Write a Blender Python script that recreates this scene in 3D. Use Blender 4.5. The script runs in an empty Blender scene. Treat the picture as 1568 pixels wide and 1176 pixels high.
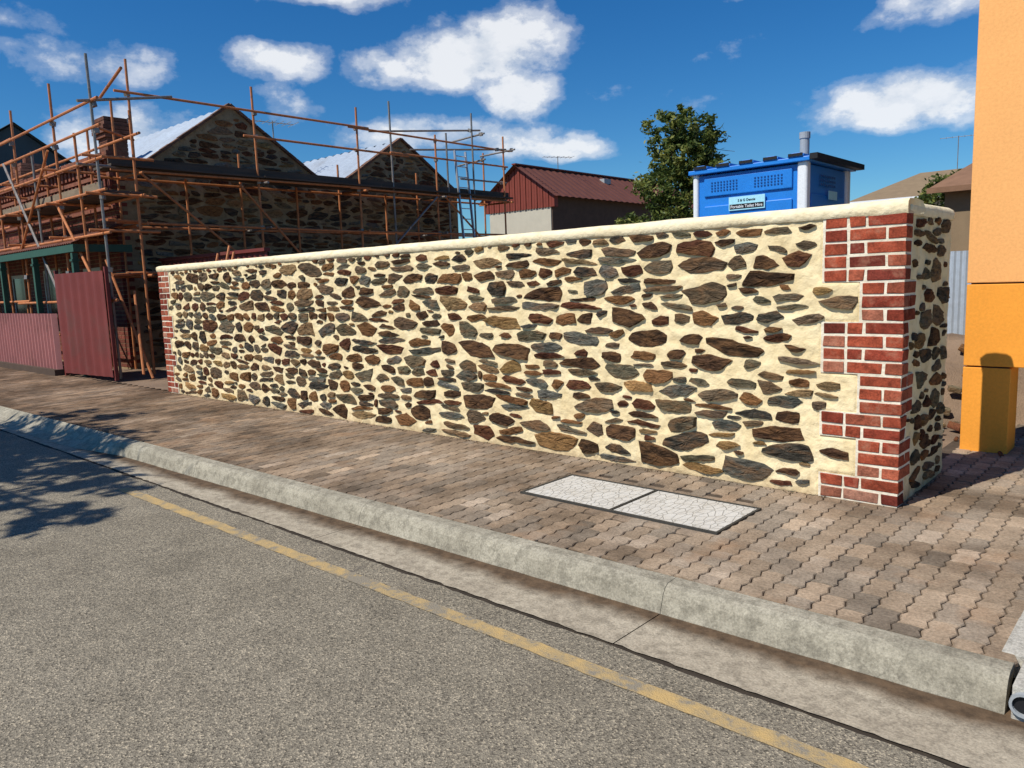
import bpy, bmesh, math, random
import numpy as np
from mathutils import Vector, Matrix, noise as mnoise
random.seed(7); rng=np.random.default_rng(11)
scene=bpy.context.scene
COL=scene.collection
# ------------------------------------------------------------------ helpers
def empty(name, loc=(0,0,0)):
    o=bpy.data.objects.new(name,None); COL.objects.link(o); o.empty_display_size=.3
    return o
class MB:
    def __init__(s): s.v=[];s.f=[];s.m=[];s.c=[]
    def face(s,idx,mi=0,c=(1,1,1)): s.f.append(tuple(idx)); s.m.append(mi); s.c.append(c)
    def poly(s,pts,mi=0,c=(1,1,1)):
        n=len(s.v); s.v.extend([tuple(p) for p in pts]); s.face(range(n,n+len(pts)),mi,c)
    def box(s,x0,x1,y0,y1,z0,z1,mi=0,c=(1,1,1)):
        n=len(s.v)
        s.v.extend([(x0,y0,z0),(x1,y0,z0),(x1,y1,z0),(x0,y1,z0),(x0,y0,z1),(x1,y0,z1),(x1,y1,z1),(x0,y1,z1)])
        for q in ((0,3,2,1),(4,5,6,7),(0,1,5,4),(1,2,6,5),(2,3,7,6),(3,0,4,7)): s.face([n+i for i in q],mi,c)
    def obox(s,M,sx,sy,sz,mi=0,c=(1,1,1)):
        n=len(s.v)
        for z in (-sz/2,sz/2):
            for x,y in ((-sx/2,-sy/2),(sx/2,-sy/2),(sx/2,sy/2),(-sx/2,sy/2)):
                s.v.append(tuple(M@Vector((x,y,z))))
        for q in ((0,3,2,1),(4,5,6,7),(0,1,5,4),(1,2,6,5),(2,3,7,6),(3,0,4,7)): s.face([n+i for i in q],mi,c)
    def beam(s,p,q,w,h,mi=0,c=(1,1,1)):
        p=Vector(p);q=Vector(q);d=(q-p);L=d.length;d.normalize()
        up=Vector((0,0,1)) if abs(d.z)<.95 else Vector((1,0,0))
        sd=d.cross(up).normalized();u2=sd.cross(d)
        M=Matrix((( d.x,sd.x,u2.x,(p.x+q.x)/2),(d.y,sd.y,u2.y,(p.y+q.y)/2),(d.z,sd.z,u2.z,(p.z+q.z)/2),(0,0,0,1)))
        s.obox(M,L,w,h,mi,c)
    def tube(s,p,q,r,mi=0,c=(1,1,1),n=8,r2=None,cap=True):
        p=Vector(p);q=Vector(q);d=(q-p).normalized(); r2=r if r2 is None else r2
        a=d.cross(Vector((0,0,1)) if abs(d.z)<.9 else Vector((1,0,0))).normalized(); b=d.cross(a)
        k=len(s.v)
        for P,rr in ((p,r),(q,r2)):
            for i in range(n):
                t=2*math.pi*i/n; s.v.append(tuple(P+a*math.cos(t)*rr+b*math.sin(t)*rr))
        for i in range(n): s.face((k+i,k+(i+1)%n,k+n+(i+1)%n,k+n+i),mi,c)
        if cap: s.face([k+i for i in range(n)][::-1],mi,c); s.face([k+n+i for i in range(n)],mi,c)
    def build(s,name,mats,parent=None,smooth=False,bevel=0,segs=2):
        me=bpy.data.meshes.new(name); me.from_pydata(s.v,[],s.f)
        for m in (mats if isinstance(mats,(list,tuple)) else [mats]): me.materials.append(m)
        me.polygons.foreach_set('material_index',s.m)
        at=me.color_attributes.new('Col','FLOAT_COLOR','CORNER')
        arr=[]
        for f,c in zip(s.f,s.c): arr.extend([c[0],c[1],c[2],1.0]*len(f))
        at.data.foreach_set('color',arr)
        if smooth: me.polygons.foreach_set('use_smooth',[True]*len(s.f))
        me.update()
        o=bpy.data.objects.new(name,me); COL.objects.link(o)
        if bevel:
            b=o.modifiers.new('bev','BEVEL'); b.width=bevel; b.segments=segs; b.limit_method='ANGLE'
        if parent: o.parent=parent
        return o
# ------------------------------------------------------------------ materials
class NT:
    def __init__(s,mat): s.t=mat.node_tree; s.n=s.t.nodes; s.l=s.t.links
    def add(s,typ,**kw):
        n=s.n.new(typ)
        for k,v in kw.items(): setattr(n,k,v)
        return n
    def link(s,a,b): s.l.new(a,b)
    def val(s,sock,v):
        if isinstance(v,bpy.types.NodeSocket): s.l.new(v,sock)
        else: sock.default_value=v
    def math(s,op,a,b=0,c=None,clamp=False):
        n=s.add('ShaderNodeMath',operation=op); n.use_clamp=clamp; s.val(n.inputs[0],a); s.val(n.inputs[1],b)
        if c is not None: s.val(n.inputs[2],c)
        return n.outputs[0]
    def noise(s,scale,detail=4,rough=.6,vec=None,dist=0):
        n=s.add('ShaderNodeTexNoise'); n.inputs['Scale'].default_value=scale; n.inputs['Detail'].default_value=min(detail,5)
        n.inputs['Roughness'].default_value=rough; n.inputs['Distortion'].default_value=dist
        if vec is not None: s.link(vec,n.inputs['Vector'])
        return n.outputs['Fac']
    def ramp(s,fac,stops,interp='LINEAR'):
        n=s.add('ShaderNodeValToRGB'); cr=n.color_ramp; cr.interpolation=interp
        while len(cr.elements)>1: cr.elements.remove(cr.elements[-1])
        for i,(p,c) in enumerate(stops):
            e=cr.elements[0] if i==0 else cr.elements.new(p)
            e.position=p; e.color=(c[0],c[1],c[2],1) if isinstance(c,(tuple,list)) else (c,c,c,1)
        s.link(fac,n.inputs[0]); return n.outputs[0]
    def mix(s,fac,a,b,mode='MIX'):
        n=s.add('ShaderNodeMix',data_type='RGBA',blend_type=mode)
        s.val(n.inputs[0],fac)
        for i,x in ((6,a),(7,b)):
            if isinstance(x,(tuple,list)): n.inputs[i].default_value=(x[0],x[1],x[2],1)
            else: s.link(x,n.inputs[i])
        return n.outputs[2]
    def pos(s,scale=(1,1,1)):
        t=s.add('ShaderNodeTexCoord'); m=s.add('ShaderNodeMapping'); m.inputs['Scale'].default_value=scale
        s.link(t.outputs['Object'],m.inputs[0]); return m.outputs[0]
    def xyz(s):
        g=s.add('ShaderNodeTexCoord'); q=s.add('ShaderNodeSeparateXYZ'); s.link(g.outputs['Object'],q.inputs[0]); return q.outputs
    def out(s,col,rough=.8,bumph=None,bstr=.3,bdist=.01,metal=0,spec=.3):
        b=s.add('ShaderNodeBsdfPrincipled'); o=s.add('ShaderNodeOutputMaterial')
        if isinstance(col,(tuple,list)): b.inputs['Base Color'].default_value=(col[0],col[1],col[2],1)
        else: s.link(col,b.inputs['Base Color'])
        s.val(b.inputs['Roughness'],rough); b.inputs['Metallic'].default_value=metal
        b.inputs['Specular IOR Level'].default_value=spec
        if bumph is not None:
            n=s.add('ShaderNodeBump'); n.inputs['Strength'].default_value=bstr; n.inputs['Distance'].default_value=bdist
            s.link(bumph,n.inputs['Height']); s.link(n.outputs[0],b.inputs['Normal'])
        s.link(b.outputs[0],o.inputs[0]); return b
def newmat(name):
    m=bpy.data.materials.new(name); m.use_nodes=True; m.node_tree.nodes.clear(); return m,NT(m)
def simple(name,col,var=.25,scale=6,rough=.7,bstr=.2,bdist=.005,metal=0,spec=.3,fine=60,dirt=None,stretch=(1,1,1)):
    m,t=newmat(name); p=t.pos(stretch)
    a=t.noise(scale,4,.6,p); b=t.noise(fine,2,.7,p)
    lo=[c*(1-var) for c in col]; hi=[min(1,c*(1+var)) for c in col]
    c=t.ramp(a,[(.3,lo),(.7,hi)])
    c=t.mix(.35,c,t.ramp(b,[(.3,[x*.75 for x in col]),(.7,[min(1,x*1.2) for x in col])]))
    if dirt:
        c=t.mix(t.ramp(t.noise(scale*.7,5,.7,p),[(.52,0),(.72,.8)]),c,dirt)
    t.out(c,rough,b if bstr>.12 else None,bstr,bdist,metal,spec); return m
def attrmat(name,scale=12,stretch=(1,1,1),rough=.85,bstr=.5,bdist=.01,contrast=.6,spec=.2,tint=None,tl=.5):
    m,t=newmat(name); p=t.pos(stretch)
    at=t.add('ShaderNodeAttribute'); at.attribute_name='Col'
    a=t.noise(scale,5,.65,p,.4); b=t.noise(scale*6,3,.7,p)
    g=t.ramp(a,[(.3,1-contrast),(.5,1.0),(.72,1+contrast*.9)])
    c=t.mix(1,at.outputs['Color'],g,'MULTIPLY')
    g2=t.ramp(b,[(.3,.7),(.7,1.3)])
    c=t.mix(1,c,g2,'MULTIPLY')
    if tint: c=t.mix(t.ramp(t.noise(scale*.5,4,.7,p),[(tl,0),(tl+.17,.6)]),c,tint)
    h=t.math('ADD',t.math('MULTIPLY',a,1.0),t.math('MULTIPLY',b,.35))
    t.out(c,rough,h,bstr,bdist,0,spec); return m
M_stone=attrmat('fieldstone',11,(1,1,3.0),.8,1.0,.035,.7,.15,tint=(.23,.115,.048),tl=.47)
M_brick=attrmat('red_brick',14,(1,1,1),.88,.7,.012,.45,.15,tint=(.38,.19,.12),tl=.54)
M_brickold=attrmat('old_brick',8,(1,1,1),.9,.5,.008,.4,.2,tint=(.10,.07,.05))
def pavermat():
    m,t=newmat('concrete_paver'); p=t.pos()
    at=t.add('ShaderNodeAttribute'); at.attribute_name='Col'
    a=t.noise(5,5,.65,p); b=t.noise(60,3,.7,p); w=t.noise(.8,5,.65,p,.3); r=t.noise(2.2,4,.6,p)
    X,Y,Z=t.xyz()
    c=t.mix(1,at.outputs['Color'],t.ramp(a,[(.3,.76),(.7,1.24)]),'MULTIPLY')
    c=t.mix(1,c,t.ramp(b,[(.3,.68),(.7,1.28)]),'MULTIPLY')
    # damp / grimy patches, more of them toward the driveway crossover
    far=t.math('MULTIPLY',t.math('MAXIMUM',t.math('SUBTRACT',-3.0,X),0),.009)
    c=t.mix(1,c,t.ramp(t.math('SUBTRACT',w,far),[(.34,(.48,.44,.40)),(.45,(.86,.82,.78)),(.58,(1.16,1.15,1.13))]),'MULTIPLY')
    c=t.mix(t.ramp(r,[(.56,0),(.72,.45)]),c,(.34,.20,.11))
    t.out(c,.92,t.math('ADD',a,b),.5,.005,0,.15); return m
M_paver=pavermat()
def mortar(name,c0,c1,c2,splash=False):
    m,t=newmat(name); p=t.pos()
    a=t.noise(4,5,.6,p); b=t.noise(60,3,.7,p); d=t.noise(16,4,.55,p)
    c=t.ramp(a,[(.3,c0),(.52,c1),(.75,c2)]); c=t.mix(t.ramp(d,[(.32,.4),(.46,0)]),c,[x*.85 for x in c0])
    if splash:
        X,Y,Z=t.xyz(); f=t.ramp(t.math('ADD',Z,t.math('MULTIPLY',t.math('SUBTRACT',d,.5),.22)),[(0,.6),(.10,0)])
        c=t.mix(f,c,(.40,.28,.16))
    h=t.math('ADD',t.math('MULTIPLY',d,1.3),t.math('MULTIPLY',b,.28))
    t.out(c,.95,h,.7,.014,0,.1); return m
M_mortar=mortar('lime_mortar',(.74,.58,.32),(.85,.69,.41),(.88,.75,.48),True)
M_mortar_old=mortar('old_mortar',(.22,.16,.09),(.32,.24,.14),(.42,.33,.20))
M_mortar_w=mortar('cream_mortar',(.64,.56,.42),(.78,.70,.55),(.84,.77,.62))
M_coping=mortar('cement_coping',(.74,.61,.38),(.85,.73,.49),(.88,.79,.56))
def asphalt():
    m,t=newmat('asphalt'); p=t.pos()
    n1=t.noise(.5,4,.6,p); n2=t.noise(4,5,.7,p)
    v=t.add('ShaderNodeTexVoronoi'); v.inputs['Scale'].default_value=150; t.link(p,v.inputs['Vector'])
    vc=t.add('ShaderNodeSeparateColor'); t.link(v.outputs['Color'],vc.inputs[0])
    base=t.ramp(n1,[(.3,(.205,.176,.130)),(.7,(.29,.25,.188))])
    base=t.mix(.45,base,t.ramp(n2,[(.3,(.155,.134,.102)),(.7,(.31,.27,.205))]))
    sp=t.ramp(vc.outputs[0],[(0,(.32,.32,.32)),(.3,(.8,.8,.8)),(.8,(1.1,1.1,1.08)),(1,(1.95,1.9,1.8))])
    c=t.mix(1,base,sp,'MULTIPLY')
    st=t.ramp(t.noise(2.3,2,.5,p),[(.74,0),(.76,.5)]); c=t.mix(st,c,(.08,.07,.06))
    h=t.math('ADD',v.outputs['Distance'],t.math('MULTIPLY',n2,.6))
    t.out(c,.9,h,.6,.006,0,.2); return m,t
M_asphalt,_=asphalt()
def yellow():
    m,t=newmat('worn_yellow_paint'); p=t.pos()
    n=t.noise(9,5,.75,p); n0=t.noise(1.1,3,.5,p)
    v=t.add('ShaderNodeTexVoronoi'); v.inputs['Scale'].default_value=150; t.link(p,v.inputs['Vector'])
    c=t.ramp(t.math('ADD',n,t.math('MULTIPLY',t.math('SUBTRACT',n0,.5),.5)),[(.40,(.25,.215,.16)),(.48,(.38,.28,.145)),(.64,(.50,.34,.14))])
    t.out(c,.85,v.outputs['Distance'],.6,.004); return m
M_yellow=yellow()
def concrete(name,lo,hi,dirty=False):
    m,t=newmat(name); p=t.pos()
    a=t.noise(2.2,5,.7,p); b=t.noise(90,3,.7,p); d=t.noise(14,5,.75,p)
    c=t.ramp(a,[(.3,lo),(.7,hi)])
    c=t.mix(t.ramp(d,[(.40,.6),(.54,0)]),c,[x*.6 for x in lo])
    c=t.mix(1,c,t.ramp(b,[(.3,.7),(.7,1.25)]),'MULTIPLY')
    if dirty:
        X,Y,Z=t.xyz()
        y=t.math('SUBTRACT',Y,t.math('MULTIPLY',X,.018))
        y=t.math('ADD',y,t.math('MULTIPLY',t.math('SUBTRACT',t.noise(2.5,5,.65,p),.5),.24))
        f=t.ramp(t.math('SUBTRACT',y,2.5),[(.49,0),(.55,.55),(.61,.95)])
        c=t.mix(f,c,t.ramp(d,[(.3,(.045,.028,.016)),(.7,(.15,.092,.05))]))
    h=t.math('ADD',b,d)
    t.out(c,.9,h,.5,.006,0,.2); return m
M_gutter=concrete('gutter_concrete',(.34,.285,.21),(.48,.415,.31),True)
M_kerb=concrete('kerb_concrete',(.27,.24,.18),(.43,.39,.30))
M_slab=concrete('slab_concrete',(.42,.39,.33),(.55,.52,.45))
M_dirt=simple('yard_dirt',(.24,.165,.11),.35,1.5,.95,.8,.02,dirt=(.14,.095,.06))
M_grit=simple('joint_sand',(.085,.062,.043),.4,8,.95,.4)
M_seam=simple('crack_dirt',(.045,.034,.024),.5,12,.95,.6)
M_ground=simple('ground_soil',(.18,.15,.10),.3,.3,.95,.3)
M_orange=simple('orange_render',(.88,.42,.14),.05,2,.75,.35,.003,fine=45)
M_orange2=simple('deep_orange_render',(.88,.34,.04),.07,2,.7,.35,.003,fine=45)
M_blue=simple('blue_plastic',(.012,.20,.66),.08,3,.4,.1,.002,spec=.5)
M_bluedk=simple('dark_blue_plastic',(.008,.07,.26),.1,3,.4,.1,.002,spec=.4)
M_white=simple('white_plastic',(.78,.80,.82),.04,3,.4,.05,.002,spec=.4)
M_grey=simple('grey_pvc',(.33,.35,.36),.1,5,.5,.1)
M_black=simple('black_trim',(.012,.012,.014),.2,5,.6,.1)
M_sign=simple('sign_face',(.38,.72,.84),.03,3,.5,.02)
M_rust=simple('orange_scaffold_tube',(.52,.19,.07),.30,9,.6,.3,.003,metal=.1,dirt=(.22,.11,.065),fine=40)
M_galv=simple('galvanised_tube',(.28,.25,.22),.3,9,.45,.2,.002,metal=.5,dirt=(.20,.12,.07))
M_alu=simple('aluminium',(.55,.56,.57),.1,9,.4,.1,.002,metal=.7)
M_frame=simple('dark_steel_frame',(.075,.072,.065),.2,9,.5,.1,.002,metal=.4)
M_plank=simple('scaffold_plank',(.085,.065,.05),.4,3,.9,.4,.005,stretch=(1,.3,4))
M_plank2=simple('weathered_board',(.22,.165,.11),.4,3,.9,.4,.005,stretch=(1,.3,4))
M_zinc=simple('zincalume_roof',(.48,.54,.60),.12,1.2,.45,.1,.002,metal=.35,spec=.4,fine=12,dirt=(.36,.38,.40))
M_redsheet=simple('red_corrugated_sheet',(.17,.034,.028),.18,2,.6,.15,.002,dirt=(.13,.05,.04))
M_pinksheet=simple('faded_red_sheet',(.42,.17,.155),.15,2,.6,.15,.002,dirt=(.28,.12,.10))
M_brownroof=simple('brown_metal_roof',(.15,.055,.035),.2,2,.6,.1,.002)
M_redclad=simple('red_cladding',(.20,.042,.026),.15,2,.6,.1)
M_cream=simple('cream_render',(.50,.46,.36),.1,2,.85,.2)
M_dkwall_shade=simple('dark_wall_and_shade',(.085,.055,.038),.2,4,.85,.2)  # dark wall colour, also used where shade is painted on walls
M_teal=simple('teal_cladding',(.05,.075,.085),.1,2,.7,.1)
M_green=simple('green_fascia',(.03,.085,.055),.15,4,.5,.1)
M_tan=simple('tan_tile_roof',(.24,.17,.10),.15,3,.85,.3)
M_glass=simple('dark_window',(.012,.014,.016),.2,3,.15,.02,spec=.6)
M_tile=simple('brown_tile',(.22,.12,.07),.2,5,.8,.3)
M_bark=simple('bark',(.10,.075,.055),.3,8,.95,.8,.02)
def leafmat(name,c0,c1,c2):
    m,t=newmat(name); at=t.add('ShaderNodeAttribute'); at.attribute_name='Col'
    s=t.add('ShaderNodeSeparateColor'); t.link(at.outputs['Color'],s.inputs[0])
    c=t.ramp(s.outputs[0],[(0,c0),(.5,c1),(1,c2)])
    b=t.out(c,.55,None,spec=.3)
    tr=t.add('ShaderNodeBsdfTranslucent'); t.link(c,tr.inputs[0])
    mx=t.add('ShaderNodeMixShader'); mx.inputs[0].default_value=.3
    o=[n for n in t.n if n.type=='OUTPUT_MATERIAL'][0]
    t.link(b.outputs[0],mx.inputs[1]); t.link(tr.outputs[0],mx.inputs[2]); t.link(mx.outputs[0],o.inputs[0]); return m
M_leaf=leafmat('leaves',(.03,.055,.012),(.10,.14,.03),(.26,.26,.06))
def covermat():
    m,t=newmat('pit_cover_concrete'); p=t.pos()
    v=t.add('ShaderNodeTexVoronoi'); v.feature='DISTANCE_TO_EDGE'; v.inputs['Scale'].default_value=21; t.link(t.pos((1,.5,1)),v.inputs['Vector'])
    e=t.ramp(v.outputs['Distance'],[(.01,0),(.06,1)])
    c=t.mix(e,(.44,.41,.35),(.60,.57,.51)); c=t.mix(t.ramp(t.noise(6,5,.7,p),[(.42,0),(.66,.5)]),c,(.46,.41,.33))
    t.out(c,.8,e,.8,.005); return m
M_cover=covermat()
# ------------------------------------------------------------------ ground, road, kerb
RZ=-.132
def sheet(name,x0,x1,y0,y1,z,mat,parent=None):
    b=MB(); b.poly([(x0,y0,z),(x1,y0,z),(x1,y1,z),(x0,y1,z)]); return b.build(name,mat,parent)
sheet('ground',-600,600,-600,600,-.22,M_ground)
def yk(x): return 3.25+.018*x
b=MB(); xs=np.arange(-60,12.01,.04)
def yedge(x): return 2.712+.020*mnoise.noise(Vector((x*1.7,0,0)))+.014*mnoise.noise(Vector((x*9,3,0)))+.006*mnoise.noise(Vector((x*30,5,0)))
for i in range(len(xs)-1):
    b.poly([(xs[i],-14,RZ),(xs[i+1],-14,RZ),(xs[i+1],yedge(xs[i+1]),RZ),(xs[i],yedge(xs[i]),RZ)])
b.build('road',M_asphalt)
b=MB(); xs2=np.arange(-6.9,8,.08)
for i in range(len(xs2)-1):
    a0,a1=xs2[i],xs2[i+1]
    j=lambda x,k:.012*mnoise.noise(Vector((x*9,k,0)))
    b.poly([(a0,2.44+j(a0,1),RZ+.004),(a1,2.44+j(a1,1),RZ+.004),(a1,2.53+j(a1,5),RZ+.004),(a0,2.53+j(a0,5),RZ+.004)])
b.build('road_edge_line',M_yellow)
sheet('road_seam',-60,12,2.6,3.5,RZ-.006,M_seam)
b=MB(); x=-60.
while x<12:
    L=2.42; x1=min(x+L,12)
    n=60
    for i in range(n):
        a0=x+.003+(x1-x-.006)*i/n; a1=x+.003+(x1-x-.006)*(i+1)/n
        fe_=lambda a:2.739+.012*mnoise.noise(Vector((a*13,9,0)))+.008*mnoise.noise(Vector((a*31,2,0)))
        b.poly([(a0,fe_(a0),RZ+.002),(a1,fe_(a1),RZ+.002),(a1,yk(a1)-.02,RZ-.002),(a0,yk(a0)-.02,RZ-.002)])
    x+=L
b.build('gutter',M_gutter)
KW=.10
b=MB()
def prof(x):
    s=min(1,max(0,(-8.1-x)/1.5)); s=s*s*(3-2*s)
    w=lambda k,a=.004: a*mnoise.noise(Vector((x*6,k*7.3,0)))
    y=yk(x)
    return [(x,y-.075-.16*s,-.175),(x,y-.070-.15*s+w(1,.006),RZ+.001),(x,y-.042-.05*s+w(2),-.045-.058*s),(x,y-.020-.03*s+w(3),-.013-.070*s),(x,y+.008+w(4,.002),.002-.045*s),(x,y+KW-.012,.006),(x,y+KW-.004,.003),(x,y+KW,-.03)]
x=-60.
while x<-.46:
    x1=min(x+2.42,-.46)
    n=int((x1-x)/.05)+1
    st=[prof(x+.0015+(x1-x-.003)*i/n) for i in range(n+1)]
    k=len(b.v); m=len(st[0])
    for s_ in st: b.v.extend(s_)
    for i in range(n):
        for j in range(m-1): b.face((k+i*m+j,k+(i+1)*m+j,k+(i+1)*m+j+1,k+i*m+j+1))
    b.face([k+j for j in range(m)]); b.face([k+n*m+j for j in range(m)][::-1])
    x+=2.42
b.build('kerb',M_kerb,smooth=False)
# footpath of interlocking pavers
foot=empty('footpath')
sheet('sand_bed',-60,-.53,3.30,5.25,-.012,M_grit,foot)
sheet('sand_bed_side',-1.6,-.53,5.25,11,-.0125,M_grit,foot)
def tri(t): t=t%1; return 4*t if t<.25 else (2-4*t if t<.75 else 4*t-4)
PL,PW=.23,.115; b=MB()
cx0,cx1,cy0,cy1=-3.63,-2.08,4.05,4.65
cols=range(int(-34/PW),int(-.53/PW))
for i in cols:
    x0=i*PW
    ph=(i%2)*PL/2
    for j in range(int(2.6/PL),int(9.5/PL)):
        y0=j*PL+ph; cx,cy=x0+PW/2,y0+PL/2
        ylim=yk(cx)+KW+.004
        if y0+PL<ylim+.035: continue
        if cx<-1.44 and cy>5.2: continue
        if cx0-.05<cx<cx1+.05 and cy0-.09<cy<cy1+.09: continue
        pts=[]
        for k in range(0,9): 
            y=y0+PL*k/8; pts.append((x0+.010*tri((y/(PL/2))),y))
        right=[(px+PW,py) for px,py in pts]
        outl=[pts[0],(cx,y0+.008)]+right+[(cx,y0+PL+.008)]+pts[::-1][:-1]
        if y0<ylim+.02: outl=[(px,max(py,ylim)) for px,py in outl]; cy=(max(y0,ylim)+y0+PL)/2
        g=random.gauss(.98,.13); h=random.uniform(-.0022,.0022); tx=random.uniform(-.01,.01)
        t=random.random()
        base=(.305,.232,.163) if t<.55 else ((.262,.212,.160) if t<.85 else (.33,.262,.195))
        far=min(1,max(0,(-4-cx)/8)); 
        c=(base[0]*g*(1-.12*far),base[1]*g*(1-.20*far),base[2]*g*(1-.25*far))
        n=len(outl); k=len(b.v)
        for sc,z in ((.0026,-.02),(.0026,-.005),(.0075,0)):
            for (px,py) in outl:
                dx,dy=cx-px,cy-py
                b.v.append((px+math.copysign(min(sc,abs(dx)),dx),py+math.copysign(min(sc,abs(dy)),dy),z+(h+tx*(px-cx) if z>-.01 else 0)))
        for q in range(n):
            r=(q+1)%n
            b.face((k+q,k+r,k+n+r,k+n+q),0,c); b.face((k+n+q,k+n+r,k+2*n+r,k+2*n+q),0,tuple(v*.8 for v in c))
        b.face([k+2*n+q for q in range(n)],0,c)
b.build('interlocking_pavers',M_paver,foot)
# a little mortar grit along the wall foot
b=MB(); rl=random.Random(5)
for i in range(420):
    x=rl.uniform(-12,-1.4); y=5.165-abs(rl.gauss(0,.035)); z=.002
    s_=rl.uniform(.003,.008); M=Matrix.Translation((x,y,z+s_*.3))@Matrix.Rotation(rl.uniform(0,3),4,(rl.random(),rl.random(),1)); g=rl.uniform(.5,1.1)
    b.obox(M,s_*1.5,s_,s_*.7,0,rl.choice([(.4*g,.32*g,.2*g),(.12*g,.08*g,.05*g),(.2*g,.13*g,.06*g)]))
b.build('loose_grit',M_brickold)
# concrete apron at the right and storm-water pipe
ap=empty('concrete_apron')
b=MB(); b.box(-.52,6,3.42,12,-.1,.002); b.box(-.44,6,3.16,3.41,-.16,-.002); b.build('slab',M_slab,ap,bevel=.006)
b=MB()
for r0,r1 in ((.046,.036),):
    n=20
    for i in range(n):
        a0=2*math.pi*i/n;a1=2*math.pi*(i+1)/n
        P=lambda a,r,y:(-.40+math.cos(a)*r,y,-.065+math.sin(a)*r)
        b.poly([P(a0,r0,3.14),P(a1,r0,3.14),P(a1,r1,3.14),P(a0,r1,3.14)])
        b.poly([P(a0,r0,3.14),P(a1,r0,3.14),P(a1,r0,3.17),P(a0,r0,3.17)])
        b.poly([P(a0,r1,3.14),P(a1,r1,3.14),P(a1,r1,3.155),P(a0,r1,3.155)])
        b.poly([P(a0,r1,3.155),P(a1,r1,3.155),(-.40,3.155,-.065)],1)  # black disc closes the bore, painting the dark inside the pipe
b.build('stormwater_pipe',[M_grey,M_black])
# pit cover
pc=empty('utility_pit_cover')
b=MB(); b.box(cx0-.09,cx1+.09,cy0-.11,cy1+.11,-.03,-.006,0,(.26,.20,.145)); b.build('surround',M_paver,pc)
mx=(cx0+cx1)/2
b=MB()
for a0,a1 in ((cx0,mx-.003),(mx+.003,cx1)): b.box(a0+.014,a1-.011,cy0+.014,cy1-.012,-.02,.006)
b.build('lids',M_cover,pc,bevel=.004)
b=MB()
b.box(cx0-.008,cx1+.008,cy0-.008,cy0+.011,-.02,.009); b.box(cx0-.008,cx1+.008,cy1-.009,cy1+.008,-.02,.009)
for a0,a1 in ((cx0-.008,cx0+.011),(mx-.010,mx-.002),(mx+.002,mx+.010),(cx1-.009,cx1+.008)): b.box(a0,a1,cy0+.0111,cy1-.0091,-.02,.0085)
b.build('steel_frame',M_frame,pc)
# yard behind wall
b=MB(); N=60
xs=np.linspace(-60,30,N*2); ys=np.linspace(5.3,60,N)
for i in range(len(xs)-1):
    for j in range(len(ys)-1):
        z=lambda x,y:-.03+.02*mnoise.noise(Vector((x*.6,y*.6,0)))
        b.poly([(xs[i],ys[j],z(xs[i],ys[j])),(xs[i+1],ys[j],z(xs[i+1],ys[j])),(xs[i+1],ys[j+1],z(xs[i+1],ys[j+1])),(xs[i],ys[j+1],z(xs[i],ys[j+1]))])
b.build('yard_ground',M_dirt)
# ------------------------------------------------------------------ stone packing
PAL=[((.072,.038,.020),5.5),((.100,.036,.019),3.2),((.19,.090,.036),3.2),((.24,.155,.078),2.2),((.125,.104,.066),3.6),((.125,.122,.100),2.2),((.055,.047,.037),3.2),((.29,.17,.065),1.0),((.15,.105,.064),3.4)]
def pick():
    t=random.uniform(0,sum(w for _,w in PAL)); 
    for c,w in PAL:
        t-=w
        if t<=0: break
    g=random.uniform(.75,1.35)
    return tuple(v*g*random.uniform(.96,1.04) for v in c)
def inpoly(P,gx,gy):
    r=np.zeros(gx.shape,bool); n=len(P)
    for i in range(n):
        x0,y0=P[i];x1,y1=P[(i+1)%n]
        if y0==y1: continue
        c=((y0>gy)!=(y1>gy))&(gx<(x1-x0)*(gy-y0)/(y1-y0)+x0); r^=c
    return r
def shape(cx,cy,a,bb,ang,jl=.78,jh=1.10,wmax=.5,exlo=1.8,exhi=5):
    n=random.choice((5,6,6,7,7,8)); ex=random.uniform(exlo,exhi); wedge=random.uniform(-wmax,wmax)
    ths=(np.arange(n)+rng.uniform(-.36,.36,n)+random.random())*2*np.pi/n
    rr=(np.abs(np.cos(ths))**ex+np.abs(np.sin(ths))**ex)**(-1/ex)*rng.uniform(jl,jh,n)
    px=np.cos(ths)*rr; py=np.sin(ths)*rr*(1+wedge*px); shear=random.uniform(-.45,.45)
    px=px/max(abs(px).max(),.8); py=py/max(abs(py).max(),.8)
    def tf(m,s=1.0):
        X=px*(a*s+m)+py*shear*a*.4*s; Y=py*(bb*s+m)
        return np.stack([cx+X*math.cos(ang)-Y*math.sin(ang),cy+X*math.sin(ang)+Y*math.cos(ang)],1)
    return tf
def place(occ,tf,L,H,res,marg,edge,s=1.0):
    Q=tf(marg,s); mn=Q.min(0);mxx=Q.max(0)
    if mn[0]<edge or mn[1]<edge*.5 or mxx[0]>L-edge or mxx[1]>H-edge*.4: return None
    i0,j0=int(mn[0]/res),int(mn[1]/res);i1,j1=int(mxx[0]/res)+2,int(mxx[1]/res)+2
    sub=occ[i0:i1,j0:j1]
    gx,gy=np.meshgrid((np.arange(i0,i0+sub.shape[0])+.5)*res,(np.arange(j0,j0+sub.shape[1])+.5)*res,indexing='ij')
    ins=inpoly(Q,gx,gy)
    if (ins&sub).any(): return None
    sub|=ins; return tf(0,s)
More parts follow.
